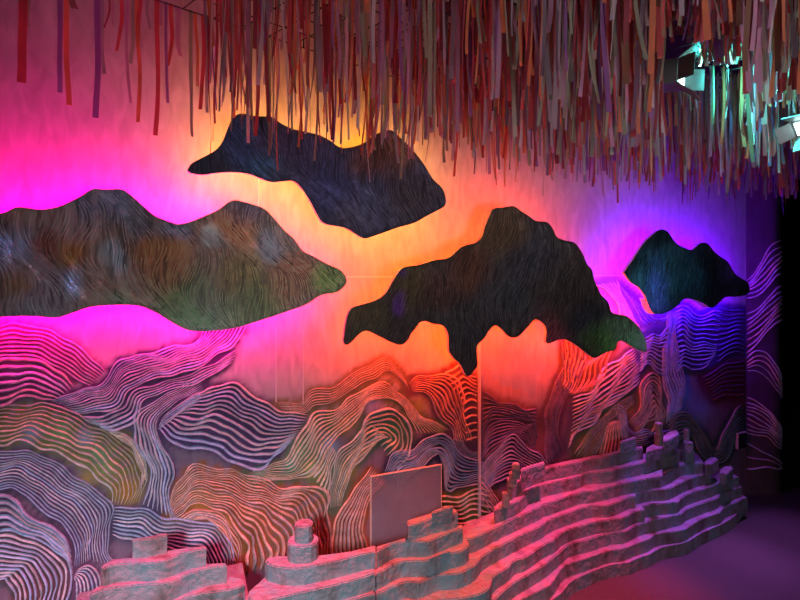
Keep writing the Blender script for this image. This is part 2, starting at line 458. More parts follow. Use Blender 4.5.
# extra paint patches of the mural, one with orange glow painted in (pixel spot, radius, colour)
PATCH = [(60, 430, 14, (0.22, 0.34, 0.12)), (25, 418, 12, (0.50, 0.30, 0.10)), (100, 455, 12, (0.16, 0.30, 0.14)), (30, 432, 9, (0.30, 0.34, 0.62)),
         (85, 438, 8, (0.30, 0.36, 0.62)), (128, 492, 12, (0.62, 0.22, 0.04)), (88, 478, 9, (0.55, 0.30, 0.08)), (105, 470, 7, (0.25, 0.34, 0.12)),
         (225, 525, 9, (0.62, 0.24, 0.05)), (200, 500, 14, (0.52, 0.22, 0.06)), (300, 450, 12, (0.18, 0.34, 0.12)), (330, 445, 10, (0.22, 0.32, 0.58)),
         (345, 425, 9, (0.50, 0.26, 0.05)), (312, 470, 10, (0.45, 0.42, 0.08)), (290, 466, 7, (0.12, 0.40, 0.24)), (338, 470, 8, (0.12, 0.30, 0.14)),
         (395, 430, 12, (0.10, 0.24, 0.08)), (372, 405, 9, (0.34, 0.32, 0.60)), (350, 470, 9, (0.45, 0.22, 0.04)), (420, 405, 8, (0.30, 0.32, 0.06)),
         (440, 428, 6, (0.20, 0.30, 0.06)), (380, 390, 8, (0.46, 0.20, 0.05)), (605, 405, 8, (0.24, 0.36, 0.14)), (628, 410, 7, (0.52, 0.26, 0.06)),
         (585, 440, 14, (0.26, 0.24, 0.10)), (682, 395, 12, (0.26, 0.40, 0.80)), (700, 410, 14, (0.26, 0.30, 0.62)), (722, 385, 18, (0.30, 0.03, 0.10)),
         (738, 400, 14, (0.20, 0.03, 0.08)), (690, 425, 8, (0.12, 0.26, 0.10)), (640, 345, 8, (0.34, 0.30, 0.60)), (540, 440, 14, (0.30, 0.12, 0.12)),
         (515, 372, 34, (0.66, 0.30, 0.16)), (465, 505, 12, (0.34, 0.20, 0.03))]  # the widest patch holds the orange panel glow as wall colour
P_XY = np.array([(p[0], p[1]) for p in PATCH], float)
P_R = np.array([p[2] for p in PATCH], float)
P_C = np.array([p[3] for p in PATCH], float)


def mural_color(px, py):
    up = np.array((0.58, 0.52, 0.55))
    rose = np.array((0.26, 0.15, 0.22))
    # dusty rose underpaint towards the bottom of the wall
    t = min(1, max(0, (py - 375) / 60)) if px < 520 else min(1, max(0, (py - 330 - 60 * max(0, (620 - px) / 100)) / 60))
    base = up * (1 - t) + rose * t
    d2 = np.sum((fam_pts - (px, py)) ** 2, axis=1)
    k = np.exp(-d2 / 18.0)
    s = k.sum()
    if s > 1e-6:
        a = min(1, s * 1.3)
        base = base * (1 - a) + (k[:, None] * fam_col).sum(0) / s * a * 0.72  # ground darkened around the ridges, groove shade put into the colour
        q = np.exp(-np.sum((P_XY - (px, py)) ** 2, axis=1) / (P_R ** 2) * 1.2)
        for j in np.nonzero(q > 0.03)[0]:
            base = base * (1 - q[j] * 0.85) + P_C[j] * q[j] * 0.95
    return base


# ------------------------------------------------------------------ room shell
XC = 3.756          # corner at the right end of the mural
CEIL = 2.75
X0 = -2.4
nx, nz = 360, 150
xs = np.linspace(X0, XC, nx)
zs = np.linspace(0.0, CEIL, nz)
V, C = [], []
for z in zs:
    for x in xs:
        p = Vector((x, 0, z))
        V.append(p)
        a, b, Z = project(p)
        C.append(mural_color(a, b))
Fc = [(j * nx + i, j * nx + i + 1, (j + 1) * nx + i + 1, (j + 1) * nx + i) for j in range(nz - 1) for i in range(nx - 1)]
nb = len(V)
for (x, z) in ((X0, 0), (XC, 0), (XC, CEIL), (X0, CEIL)):   # back of the wall board
    V.append(Vector((x, 0.1, z)))
    C.append((0.4, 0.4, 0.4))
Fc.append((nb, nb + 3, nb + 2, nb + 1))
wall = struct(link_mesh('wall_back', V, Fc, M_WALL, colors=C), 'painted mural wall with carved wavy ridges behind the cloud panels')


def ridge_mesh(name, polylines, hw, hh, col, mat, parent, frame, jitter=0.25, widths=None):
    """raised rounded ridges along polylines; frame(u, v, h) gives the 3-D point"""
    V, Fc, C = [], [], []
    prof = [(-1, 0), (-0.72, 0.66), (0, 1), (0.72, 0.66), (1, 0)]
    for ci, c in enumerate(polylines):
        n = len(c)
        if n < 3:
            continue
        ws = widths[ci] / hw if widths else np.ones(n)
        d = np.gradient(c, axis=0)
        d /= np.linalg.norm(d, axis=1)[:, None] + 1e-9
        tint = 1 + jitter * (random.random() - 0.5) * 2
        warm = 1 + 0.16 * (random.random() - 0.5) * 2
        b = len(V)
        for i in range(n):
            e = min(1, (min(i, n - 1 - i) + 0.15) / (n * 0.07))
            wv = (0.93 + 0.07 * math.sin(i * 0.7 + b)) * ws[i]
            for (a, h) in prof:
                V.append(frame(c[i, 0] - d[i, 1] * a * hw * (0.35 + 0.65 * e) * wv, c[i, 1] + d[i, 0] * a * hw * (0.35 + 0.65 * e) * wv, h * hh * e * wv - 0.0008))
                C.append((col[0] * tint * warm, col[1] * tint, col[2] * tint / warm))
        for i in range(n - 1):
            for k in range(4):
                q = b + i * 5 + k
                Fc.append((q, q + 5, q + 6, q + 1))
    return link_mesh(name, V, Fc, mat, parent, smooth=True, colors=C)


for (rc, hw, hh, lines) in families:
    L3, W3 = [], []
    full = np.array([[(lambda p: (p.x, p.z))(on_wall(a, b)) for a, b in c] for c in lines])
    gap_ = np.linalg.norm(np.diff(full, axis=0), axis=2)
    gap_ = np.concatenate([gap_[:1], np.minimum(gap_[1:], gap_[:-1]) if len(gap_) > 1 else gap_[:0], gap_[-1:]])
    for k, q in enumerate(full):
        m_ = (q[:, 1] > 0.02) & (q[:, 0] < XC - 0.01)
        W3.append(np.clip(gap_[k] * (0.23 if rc in (CRM, TAN) else 0.29), 0.0014, hw * 1.5)[m_])
        L3.append(q[m_])
    ridge_mesh('ridge_relief', L3, hw, hh, rc, M_RIDGE, wall, lambda u, v, h: Vector((u, -h, v)), widths=W3)

# thin joints between the boards of the mural wall
V, Fc = [], []
a, b = on_wall(478.5, 342), on_wall(478.5, 528)
add(V, Fc, box_geo(Vector((a.x, -0.008, (a.z + 0.1) / 2)), (0.009, 0.016, a.z - 0.1)))
struct(link_mesh('trim_1', V, Fc, M_EDGE))
V, Fc = [], []
for (px, y0, y1) in ((258.5, 60, 212), (303, 330, 404), (276, 330, 402)):
    a, b = on_wall(px, y0), on_wall(px, y1)
    add(V, Fc, box_geo(Vector((a.x, -0.0012, (a.z + b.z) / 2)), (0.004, 0.0024, abs(a.z - b.z))))
struct(link_mesh('trim_2', V, Fc, M_EDGE))
V, Fc = [], []
a, b = on_wall(335, 279), on_wall(640, 275)
zj = (on_wall(360, 280.5).z + on_wall(610, 272.5).z) / 2
add(V, Fc, box_geo(Vector(((a.x + b.x) / 2, -0.002, zj)), (b.x - a.x, 0.004, 0.006)))
struct(link_mesh('trim_3', V, Fc, M_EDGE))

# curved return wall at the right end
ZC = (Vector((XC, 0, 0)) - EYE).dot(FW)
SF, RA = 0.165, 0.12


def ret(s, z, h=0.0):
    """point on the return wall: flat for SF metres, then rounding away from the visitor"""
    c = Vector((XC, 0, 0))
    if s <= SF:
        p, nn = c + RT * s, -FW
    else:
        t = min((s - SF) / RA, math.pi * 0.62)
        nn = -FW * math.cos(t) + RT * math.sin(t)
        p = c + RT * SF + FW * RA + nn * RA
        ex = (s - SF) - RA * math.pi * 0.62
        if ex > 0:
            p = p + (FW * math.sin(t) + RT * math.cos(t)) * ex
    p = p + nn * h
    return Vector((p.x, p.y, z))


V, Fc, C = [], [], []
ss = list(np.linspace(0, SF, 6)) + list(np.linspace(SF, SF + RA * math.pi * 0.62, 16))[1:] + [1.4]
for z in np.linspace(0, CEIL, 60):
    for s in ss:
        V.append(ret(s, z))
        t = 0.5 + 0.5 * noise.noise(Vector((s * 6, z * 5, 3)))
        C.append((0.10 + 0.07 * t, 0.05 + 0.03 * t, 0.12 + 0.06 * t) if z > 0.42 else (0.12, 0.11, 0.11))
m = len(ss)
Fc = [(j * m + i, j * m + i + 1, (j + 1) * m + i + 1, (j + 1) * m + i) for j in range(59) for i in range(m - 1)]
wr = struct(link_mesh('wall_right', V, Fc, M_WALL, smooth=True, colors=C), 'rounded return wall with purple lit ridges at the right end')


def ret_uv(px, py):
    return (px - 746) / F * ZC, EYE.z + (HY - py) / F * ZC


RF = [(7, [[(746.5, 281), (753, 274), (761, 262), (772, 246), (790, 238)], [(746.5, 298), (758, 294), (768, 286), (778, 276), (794, 272)]]),
      (8, [[(746.5, 314), (757, 308), (768, 298), (780, 288), (794, 286)], [(746.5, 352), (756, 344), (767, 332), (778, 322), (794, 318)]]),
      (5, [[(746.5, 358), (755, 350), (766, 352), (776, 366), (794, 390)], [(746.5, 372), (757, 372), (768, 378), (778, 390), (794, 404)]]),
      (9, [[(746.5, 397), (756, 400), (768, 410), (779, 424), (794, 436)], [(746.5, 432), (756, 436), (768, 438), (778, 446), (794, 452)]]),
      (3, [[(746.5, 443), (756, 447), (764, 452), (780, 462), (794, 468)], [(746.5, 468), (756, 469), (768, 468), (780, 469), (794, 470)]])]
for n, guides in RF:
    G = [catmull(g, 40) for g in guides]
    Ls = []
    for k in range(n):
        t = k / (n - 1)
        c = G[0] * (1 - t) + G[1] * t
        c = c + np.stack([np.zeros(40), 1.2 * np.sin(np.linspace(0, 7, 40) + k * 1.1)], 1)
        c[:, 0] = np.maximum(c[:, 0], 746.4)
        Ls.append(np.array([ret_uv(a, b) for a, b in c]))
    ridge_mesh('ridge_relief', Ls, 0.0048, 0.013, (0.9, 0.75, 0.92), M_RIDGE, wr, lambda u, v, h: ret(u, v, h))

# floor, ceiling, dark far wall
V, Fc = box_geo(Vector((2.0, -1.5, -0.05)), (10.0, 7.0, 0.1))
struct(link_mesh('floor', V, Fc, M_FLOOR), 'dark carpet floor in front of the terraces')
V, Fc = box_geo(Vector((2.0, -1.5, CEIL + 0.05)), (10.0, 7.0, 0.1))
struct(link_mesh('ceiling', V, Fc, M_CEIL), 'black ceiling above the ribbons')
V, Fc = box_geo(Vector((6.95, -1.5, CEIL / 2)), (0.1, 7.0, CEIL))
struct(link_mesh('wall_far', V, Fc, M_BLACK), 'black far wall beyond the mural')
V, Fc = box_geo(Vector((5.4, 1.95, CEIL / 2)), (3.2, 0.1, CEIL))
struct(link_mesh('wall_passage', V, Fc, M_BLACK), 'black wall of the dark passage')

# ------------------------------------------------------------------ cloud panels
GAP = 0.16          # from wall to panel back
TH = 0.018


def inside(poly, x, z):
    r = False
    n = len(poly)
    for i in range(n):
        x1, z1 = poly[i]
        x2, z2 = poly[i - 1]
        if (z1 > z) != (z2 > z) and x < (x2 - x1) * (z - z1) / (z2 - z1) + x1:
            r = not r
    return r


def dist_poly(P, x, z):
    A = P
    B = np.roll(P, -1, axis=0)
    d = B - A
    t = np.clip((((x, z) - A) * d).sum(1) / ((d * d).sum(1) + 1e-12), 0, 1)
    q = A + d * t[:, None]
    return np.sqrt(((q - (x, z)) ** 2).sum(1)).min()


def cloud_panel(label, outline, paint, base, led, streamers, ridge_col, rim=None, gap=GAP, gain=3.0):
    yb, yf = -gap, -gap - TH
    ring = catmull(outline + [outline[0]], max(90, len(outline) * 4))[:-1]
    P = np.array([(lambda p: (p.x, p.z))(on_wall(a, b, yf)) for a, b in ring])
    area2 = np.sum(P[:, 0] * np.roll(P[:, 1], -1) - np.roll(P[:, 0], -1) * P[:, 1])
    if area2 < 0:
        P = P[::-1]
    n = len(P)
    poly = [tuple(p) for p in P]
    cx, cz = P.mean(0)
    root = empty('cloud_panel', (cx, 0, cz), label, 'wall panel', 'cloud shaped panels on the mural wall')
    # front face with paint, triangulated with inner points
    pts = [Vector(p) for p in poly]
    st = 0.013
    for x in np.arange(P[:, 0].min(), P[:, 0].max(), st):
        for z in np.arange(P[:, 1].min(), P[:, 1].max(), st):
            xx, zz = x + random.uniform(-.3, .3) * st, z + random.uniform(-.3, .3) * st
            if inside(poly, xx, zz) and dist_poly(P, xx, zz) > 0.006:
                pts.append(Vector((xx, zz)))
    r = delaunay_2d_cdt(pts, [], [list(range(n))], 1, 1e-6)
    fv, ff = r[0], r[2]

    def paint_at(x, z):
        px, py, _ = project(Vector((x, yf, z)))
        wob = Vector((px * 0.03, py * 0.03, 0))
        px += 10 * noise.noise(wob)
        py += 10 * noise.noise(wob + Vector((7, 3, 1)))
        c, s = np.array(base) * 0.3, 0.3
        for (qx, qy, rr, col) in paint:
            k = math.exp(-((px - qx) ** 2 + (py - qy) ** 2) / (rr * rr)) * 3
            c = c + np.array(col) * k
            s += k
        return c / s * gain
    cols = [paint_at(v.x, v.y) for v in fv]
    V = [Vector((v.x, yf, v.y)) for v in fv]
    link_mesh('painted_face', V, [tuple(f) for f in ff], M_PANEL, root, colors=cols)
    # sides and back of the board
    V, Fc = [], []
    for y in (yf + 0.0002, yb):
        V += [Vector((x, y, z)) for x, z in poly]
    Fc += [(i, (i + 1) % n, n + (i + 1) % n, n + i) for i in range(n)]
    nb = len(V)
    rb = delaunay_2d_cdt([Vector(p) for p in poly], [], [list(range(n))], 1, 1e-6)
    V += [Vector((v.x, yb, v.y)) for v in rb[0]]
    Fc += [tuple(nb + i for i in f) for f in rb[2]]
    link_mesh('board', V, Fc, M_EDGE, root)
    # brushed ridges running over the face
    Ls = []
    x0, x1, z0, z1 = P[:, 0].min(), P[:, 0].max(), P[:, 1].min(), P[:, 1].max()
    for c in streamers(x0, x1, z0, z1):
        cur = []
        for (x, z) in c:
            if inside(poly, x, z) and dist_poly(P, x, z) > 0.004:
                cur.append((x, z))
            else:
                if len(cur) > 5:
                    Ls.append(np.array(cur))
                cur = []
        if len(cur) > 5:
            Ls.append(np.array(cur))
    V, Fc, C = [], [], []
    o = ridge_mesh('brush_ridges', Ls, 0.0021, 0.0024, (1, 1, 1), M_PRIDGE, root, lambda u, v, h: Vector((u, yf - h, v)), jitter=0.0)
    ca = o.data.color_attributes['paint']
    vals = np.empty(len(o.data.vertices) * 3, dtype=np.float32)
    o.data.vertices.foreach_get('co', vals)
    vals = vals.reshape(-1, 3)
    out = np.ones((len(vals), 4), dtype=np.float32)
    for i in range(0, len(vals), 5):
        c = paint_at(vals[i + 2, 0], vals[i + 2, 2]) * ridge_col[0] + np.array(ridge_col[1])
        out[i:i + 5, :3] = c
    ca.data.foreach_set('color', out.ravel())
    # light tape on the back, facing the wall
    T = np.roll(P, -1, axis=0) - np.roll(P, 1, axis=0)
    T /= np.linalg.norm(T, axis=1)[:, None]
    NI = np.stack([-T[:, 1], T[:, 0]], 1)
    ins, wd = 0.024, 0.012
    A, B = P + NI * (ins - wd / 2), P + NI * (ins + wd / 2)
    ok = [inside(poly, *B[i]) and dist_poly(P, *B[i]) > ins * 0.75 for i in range(n)]
    segs = {}
    for i in range(n):
        j = (i + 1) % n
        if ok[i] and ok[j] and np.linalg.norm(A[i] - A[j]) < 0.06:
            px, py, _ = project(Vector((P[i][0], yf, P[i][1])))
            segs.setdefault(led(px, py), []).append((A[i], A[j], B[j], B[i]))
    for key, qs in segs.items():
        V, Fc = [], []
        for q in qs:                      # a flat tape raised off the board, facing the wall
            k = len(V)
            V += [Vector((p[0], yl, p[1])) for yl in (yb + 0.004, yb + 0.016) for p in q]
            Fc += [(k + 4, k + 7, k + 6, k + 5), (k, k + 4, k + 5, k + 1)]
        me = link_mesh('light_strip', V, Fc, MATLED[key], root)
        me['label'] = key + ' light strip glowing behind the panel'
    # return rim that shields part of the light
    if rim:
        V, Fc = [], []
        for i in range(n):
            j = (i + 1) % n
            px, py, _ = project(Vector((P[i][0], yf, P[i][1])))
            d = rim(px, py)
            if d > 0:
                k = len(V)
                for p, q in ((P[i], NI[i]), (P[j], NI[j])):
                    for inn in (0.0, 0.006):
                        for y in (yb - 0.0005, yb + d):
                            V.append(Vector((p[0] + q[0] * inn, y, p[1] + q[1] * inn)))
                Fc += [(k, k + 4, k + 5, k + 1), (k + 2, k + 3, k + 7, k + 6), (k + 1, k + 5, k + 7, k + 3)]
        if V:
            link_mesh('rim', V, Fc, M_EDGE, root)
    # stand-off rods to the wall
    placed = 0
    tries = 0
    while placed < 4 and tries < 4000:
        tries += 1
        x, z = random.uniform(x0, x1), random.uniform(z0, z1)
        if inside(poly, x, z) and dist_poly(P, x, z) > 0.055:
            V, Fc = cyl_geo(Vector((x, -0.0005, z)), Vector((x, yb - 0.0005, z)), 0.012, 10)
            link_mesh('standoff', V, Fc, M_STEEL, root)
            placed += 1
    return root


MATLED = {k: mat_emit('led_' + k, c, s) for k, (c, s) in LED.items()}


def hair(seed, pitch, lean, amp, freq, wavy=0.02):
    """strands running down the face in soft waves"""
    def gen(x0, x1, z0, z1):
        out = []
        x = x0 - 0.5
        k = 0
        while x < x1 + 0.5:
            x += pitch * random.uniform(0.5, 1.7)
            k += 1
            c = []
            for z in np.arange(z0, z1 + 0.006, 0.006):
                v = z - z0
                q = x + lean * v + amp * math.sin(freq * v * 6.283 + x * 7 + seed) + amp * 1.1 * noise.noise(Vector((x * 4.0, z * 5.0, seed)))
                q += wavy * noise.noise(Vector((x * 13, z * 9, seed + 5)))
                c.append((q, z))
            # break strands into brush strokes
            i = 0
            while i < len(c):
                ln = random.randint(12, 60)
                out.append(c[i:i + ln])
                i += ln + random.randint(1, 12)
        return out
    return gen


LEFT = [(-70, 226), (-40, 220), (0, 214), (15, 207.5), (27, 208), (42, 209.7), (57, 207), (70, 202), (81, 196), (90, 190), (96, 188.5), (105, 189.7), (119, 189), (125, 191),
        (134, 198), (145, 208), (155, 216), (165, 220), (176, 224), (185, 223.5), (197, 219), (217, 210.6), (232, 200.5), (243, 202), (256, 205.5), (266, 210), (277, 222),
        (284, 230), (294, 239), (303, 251), (314, 256.6), (329, 265), (339, 269), (345, 275), (347, 281), (343.5, 287.5), (335, 293), (324, 294), (316, 298), (310, 302.5),
        (300, 307), (280, 314), (255, 322), (235, 328), (210, 331), (195, 331), (185, 329), (170, 321), (157, 313), (140, 306), (125, 305), (110, 305), (90, 307), (75, 312),
        (60, 317), (50, 317.5), (30, 316), (0, 317), (-40, 322), (-70, 316), (-84, 270)]
TOP = [(187.5, 170), (191, 164), (200.6, 158.5), (215.6, 150), (223, 140.6), (229, 125.6), (234, 117), (241, 113.5), (255, 116), (272, 117), (279, 122), (291, 128.5), (302, 131),
       (319, 135), (330, 140.6), (340.6, 147.6), (352, 147), (363.6, 143), (377, 133.6), (390.5, 130), (394, 132), (406, 143), (417, 155), (425, 166), (432.6, 178.6), (442, 188),
       (445.6, 197), (445, 205.5), (438, 210), (425, 217), (414, 223), (398, 227.5), (377, 235), (364.6, 238.4), (356, 234), (344.5, 227.5), (325, 223.7), (317.6, 215), (311, 202.5),
       (302, 188.5), (293.5, 181), (285, 181), (272, 182), (262.5, 179), (249.5, 174), (232.5, 172), (215.6, 173), (202.5, 174.8), (191, 173)]
MID = [(343.5, 340), (347, 317.5), (352.5, 307.7), (364.5, 304), (376.5, 300), (385.5, 293.5), (393, 280.7), (399, 271.7), (405, 267), (420, 264.7), (435, 260), (449, 257.7),
       (462.5, 246.5), (476, 242.7), (482, 236.7), (485, 227), (489.5, 216.5), (494, 208.7), (503, 207.5), (513.5, 206), (521, 211), (528.5, 215.7), (536, 221), (546.5, 222),
       (552.5, 228), (557, 237), (566, 240.7), (575, 243), (582.5, 253.5), (587, 264), (592, 270), (594.5, 280.5), (599, 291), (602, 296), (608, 302), (611, 311), (615.5, 314),
       (626, 316), (633.5, 322), (641, 330.5), (646, 341), (647, 350), (644, 352), (635, 348.5), (626, 342.5), (620, 340.7), (617, 344), (615, 350), (605, 353), (596, 358),
       (591.5, 356.7), (582.5, 350), (572, 342.5), (563, 339), (554, 341.7), (548, 343.7), (545.7, 340), (546.5, 330.5), (543.5, 323.7), (535.5, 319.3), (528, 327), (519, 336),
       (513, 337.8), (507, 335), (501, 328.5), (495, 325.5), (489, 330.7), (484.5, 338), (477.7, 345), (476.7, 352.5), (477.7, 364.5), (474, 370.5), (469.5, 376), (465, 374),
       (460.5, 364.5), (453, 357), (449, 349.5), (448.5, 336), (445.5, 327.7), (441, 324.7), (433.5, 324), (426, 321), (420, 322.5), (417, 326.5), (411, 334), (408, 340),
       (401, 345), (391, 342), (377, 335), (367, 331), (360, 333.5), (350, 343.6), (345, 344.6)]
RIGHT = [(624, 272.5), (634.4, 257.5), (643.8, 243.4), (655, 233), (661.6, 229.4), (668, 232), (675.6, 242.5), (683, 247), (692.5, 250), (700, 243.5), (707.5, 243.4), (713, 250),
         (718.8, 255.6), (728, 262), (735.6, 274.4), (747, 282), (749.7, 288.4), (748, 294), (737.5, 296.5), (726, 297), (719.7, 302.5), (712, 308), (703.8, 303.4), (694.4, 299.7),
         (685, 298.8), (677.5, 306), (666, 312.8), (655, 314), (650, 308), (644.7, 295), (638, 286.6), (630.6, 282)]

cloud_panel('large mountain shaped panel painted brown, blue grey and olive, glowing magenta along its edges', LEFT,
            [(10, 250, 20, (0.20, 0.25, 0.38)), (20, 215, 18, (0.22, 0.18, 0.15)), (15, 275, 14, (0.22, 0.14, 0.05)), (48, 245, 11, (0.16, 0.06, 0.04)), (75, 252, 12, (0.25, 0.14, 0.03)),
             (70, 222, 20, (0.22, 0.18, 0.18)), (85, 205, 10, (0.08, 0.11, 0.17)), (115, 205, 14, (0.10, 0.13, 0.19)), (140, 222, 14, (0.07, 0.09, 0.11)), (112, 258, 9, (0.20, 0.33, 0.38)),
             (100, 275, 22, (0.22, 0.17, 0.14)), (78, 282, 10, (0.22, 0.30, 0.44)), (40, 295, 22, (0.18, 0.17, 0.19)), (115, 295, 11, (0.12, 0.19, 0.12)), (160, 250, 16, (0.22, 0.13, 0.05)),
             (172, 230, 10, (0.08, 0.12, 0.17)), (170, 275, 14, (0.17, 0.10, 0.05)), (185, 300, 22, (0.08, 0.13, 0.06)), (205, 322, 20, (0.07, 0.12, 0.07)), (235, 230, 14, (0.20, 0.12, 0.06)),
             (215, 240, 8, (0.16, 0.21, 0.21)), (245, 212, 12, (0.07, 0.07, 0.10)), (270, 245, 12, (0.12, 0.15, 0.17)), (240, 275, 14, (0.13, 0.12, 0.05)), (285, 280, 16, (0.15, 0.10, 0.06)),
             (300, 265, 12, (0.13, 0.08, 0.05)), (330, 282, 14, (0.08, 0.13, 0.04)), (255, 305, 22, (0.08, 0.12, 0.05))],
            (0.15, 0.12, 0.10), lambda x, y: 'magenta' if x < 225 or y > 300 else 'rose', hair(1.0, 0.0085, -0.42, 0.045, 2.2, 0.03), (1.9, (0.03, 0.03, 0.035)),
            rim=lambda x, y: 0.02 if y > 284 else 0.0, gain=5.0)
cloud_panel('dark navy cloud shaped panel hanging highest, glowing amber above and magenta below', TOP,
            [(235, 140, 16, (0.012, 0.03, 0.075)), (210, 165, 12, (0.01, 0.02, 0.035)), (260, 165, 14, (0.015, 0.045, 0.09)), (300, 150, 16, (0.02, 0.02, 0.05)), (330, 190, 18, (0.015, 0.02, 0.06)),
             (375, 155, 16, (0.05, 0.022, 0.018)), (395, 150, 12, (0.06, 0.03, 0.015)), (370, 200, 16, (0.025, 0.03, 0.06)), (410, 200, 18, (0.02, 0.018, 0.022)), (350, 215, 12, (0.03, 0.03, 0.05))],
            (0.02, 0.022, 0.04), lambda x, y: 'amber', hair(2.0, 0.0075, -0.5, 0.05, 1.5, 0.03), (2.2, (0.008, 0.009, 0.016)))
cloud_panel('jagged charcoal brown mountain panel with dripping lower edge, glowing orange red', MID,
            [(365, 320, 14, (0.05, 0.045, 0.02)), (410, 285, 14, (0.045, 0.035, 0.012)), (398, 302, 5, (0.07, 0.02, 0.16)), (400, 275, 5, (0.04, 0.015, 0.10)), (440, 290, 16, (0.035, 0.018, 0.014)),
             (470, 270, 16, (0.05, 0.022, 0.012)), (500, 235, 18, (0.045, 0.03, 0.015)), (530, 260, 20, (0.02, 0.024, 0.032)), (510, 295, 20, (0.025, 0.03, 0.035)), (460, 330, 18, (0.022, 0.024, 0.026)),
             (560, 290, 24, (0.024, 0.020, 0.018)), (590, 320, 14, (0.012, 0.016, 0.022)), (606, 340, 11, (0.05, 0.15, 0.04)), (625, 328, 10, (0.07, 0.17, 0.09)), (640, 342, 9, (0.10, 0.30, 0.14)), (592, 345, 8, (0.03, 0.06, 0.02)), (560, 235, 14, (0.022, 0.022, 0.022))],
            (0.026, 0.022, 0.02), lambda x, y: 'ember' if x > 556 and y < 318 else 'red', hair(3.0, 0.010, 0.25, 0.05, 1.6, 0.03), (2.0, (0.010, 0.009, 0.010)))
cloud_panel('small dark teal peaked panel at the far end, glowing violet', RIGHT,
            [(655, 285, 14, (0.03, 0.17, 0.24)), (665, 262, 14, (0.02, 0.10, 0.14)), (690, 280, 14, (0.014, 0.08, 0.12)), (720, 280, 16, (0.004, 0.008, 0.012)), (660, 238, 10, (0.006, 0.016, 0.022))],
            (0.008, 0.02, 0.03), lambda x, y: 'violet', hair(4.0, 0.011, 0.2, 0.03, 1.2, 0.02), (1.7, (0.002, 0.004, 0.006)),
            rim=lambda x, y: 0.03 if y > 298 else 0.0, gap=0.16)

# ------------------------------------------------------------------ stepped terraces (slabs of h = 6.3 cm)
H = 0.063
FRONT = {
 1: [(260, 700), (380, 668), (470, 640), (530, 616), (552, 600), (562, 592), (572, 581), (582, 576), (598, 569), (615, 564), (627, 563), (640, 557.5), (653, 553), (660, 548), (687, 542), (700, 534), (720, 525), (735, 516), (741, 508), (748, 501)],
 2: [(260, 676), (380, 645), (450, 627), (500, 610), (520, 600), (540, 590), (552, 583), (562, 568), (573, 562.5), (590, 557), (607, 551), (623, 548.5), (640, 542), (648, 540), (657, 534), (683, 530), (690, 526), (703, 518.5), (720, 512.3), (725, 507.5), (735, 503), (747, 497)],
 3: [(258, 652), (380, 620), (440, 608), (475, 604), (495, 599), (502, 592), (515, 582), (532, 572), (548, 562), (562, 550), (570, 544), (590, 539), (610, 532.5), (625, 531), (638, 524.5), (650, 521), (680, 514), (683, 511), (692, 507), (705, 502), (717, 498), (722, 493), (730, 490), (742, 486.5)],
 4: [(255, 630), (320, 618), (380, 609), (430, 601), (460, 598), (480, 594), (490, 587), (493, 577), (508, 567), (515, 560), (525, 557), (543, 545), (555, 539), (565, 531), (590, 523), (612, 519), (623, 517.5), (635, 511.5), (647, 509), (641, 507.5), (653, 504), (677, 502), (682, 497), (693, 492), (708, 487.5), (717, 484), (727, 479), (739, 476.5)],
 5: [(252, 622), (300, 610), (340, 602), (380, 592), (405, 582), (420, 582), (438, 575), (458, 573), (475, 565), (482, 556), (505, 543), (527, 532), (540, 526), (553, 518), (570, 512), (590, 505.5), (606, 505), (618, 502), (629, 497), (637, 496), (636, 493), (650, 490), (667, 489), (680, 483), (693, 477.5), (705, 474), (711, 472)],
}
BACKD = {1: 0.34, 2: 0.34, 3: 0.32, 4: 0.30, 5: 0.26}


def slab(name, front, back, k, parent, thick=H, top=None, sharp=False, mat=None):
    """one slab: plan outline from its traced top edge (front, then back), top at level k"""
    zt = k * H if top is None else top
    f = catmull(front, len(front) * 3) if len(front) > 2 else np.array(front, float)
    pts = [on_level(a, b, zt) for a, b in f]
    if isinstance(back, (int, float)):
        bk = [Vector((p.x + back * 0.1, min(p.y + back, -0.03), zt)) for p in pts[::-1]]
    else:
        bk = [on_level(a, b, zt) for a, b in back]
    ring = pts + bk
    n = len(ring)
    ar = sum(ring[i].x * ring[(i + 1) % n].y - ring[(i + 1) % n].x * ring[i].y for i in range(n))
    if ar < 0:
        ring = ring[::-1]
    bm = bmesh.new()
    wob = [Vector((random.uniform(-1, 1), random.uniform(-1, 1), 0)) * 0.0012 for _ in range(n)]
    t = [bm.verts.new(Vector((p.x, p.y, zt)) + q) for p, q in zip(ring, wob)]
    b = [bm.verts.new(Vector((p.x, p.y, zt - thick))) for p in ring]
    top_f = bm.faces.new(t)
    bm.faces.new(b[::-1])
    for i in range(n):
        j = (i + 1) % n
        bm.faces.new((t[i], b[i], b[j], t[j]))
    bmesh.ops.recalc_face_normals(bm, faces=bm.faces)
    te = [e for e in bm.edges if e.verts[0] in t and e.verts[1] in t]
    bmesh.ops.bevel(bm, geom=te, offset=0.004, segments=2, affect='EDGES', clamp_overlap=True)
    ng = [fc for fc in bm.faces if len(fc.verts) > 4]
    bmesh.ops.triangulate(bm, faces=ng)
    me = bpy.data.meshes.new(name)
    bm.to_mesh(me)
    bm.free()
    me.materials.append(mat or M_FOAM)
    o = bpy.data.objects.new(name, me)
    COL.objects.link(o)
    o.parent = parent
    o.location = -parent.location
    return o


def cut(poly, lo=None, hi=None):
    """part of a traced edge between two pixel columns"""
    out = []
    for i, p in enumerate(poly):
        if (lo is None or p[0] >= lo) and (hi is None or p[0] <= hi):
            out.append(p)
        if i + 1 < len(poly):
            q = poly[i + 1]
            for c in (lo, hi):
                if c is not None and (p[0] - c) * (q[0] - c) < 0:
                    t = (c - p[0]) / (q[0] - p[0])
                    out.append((c, p[1] + t * (q[1] - p[1])))
    return out


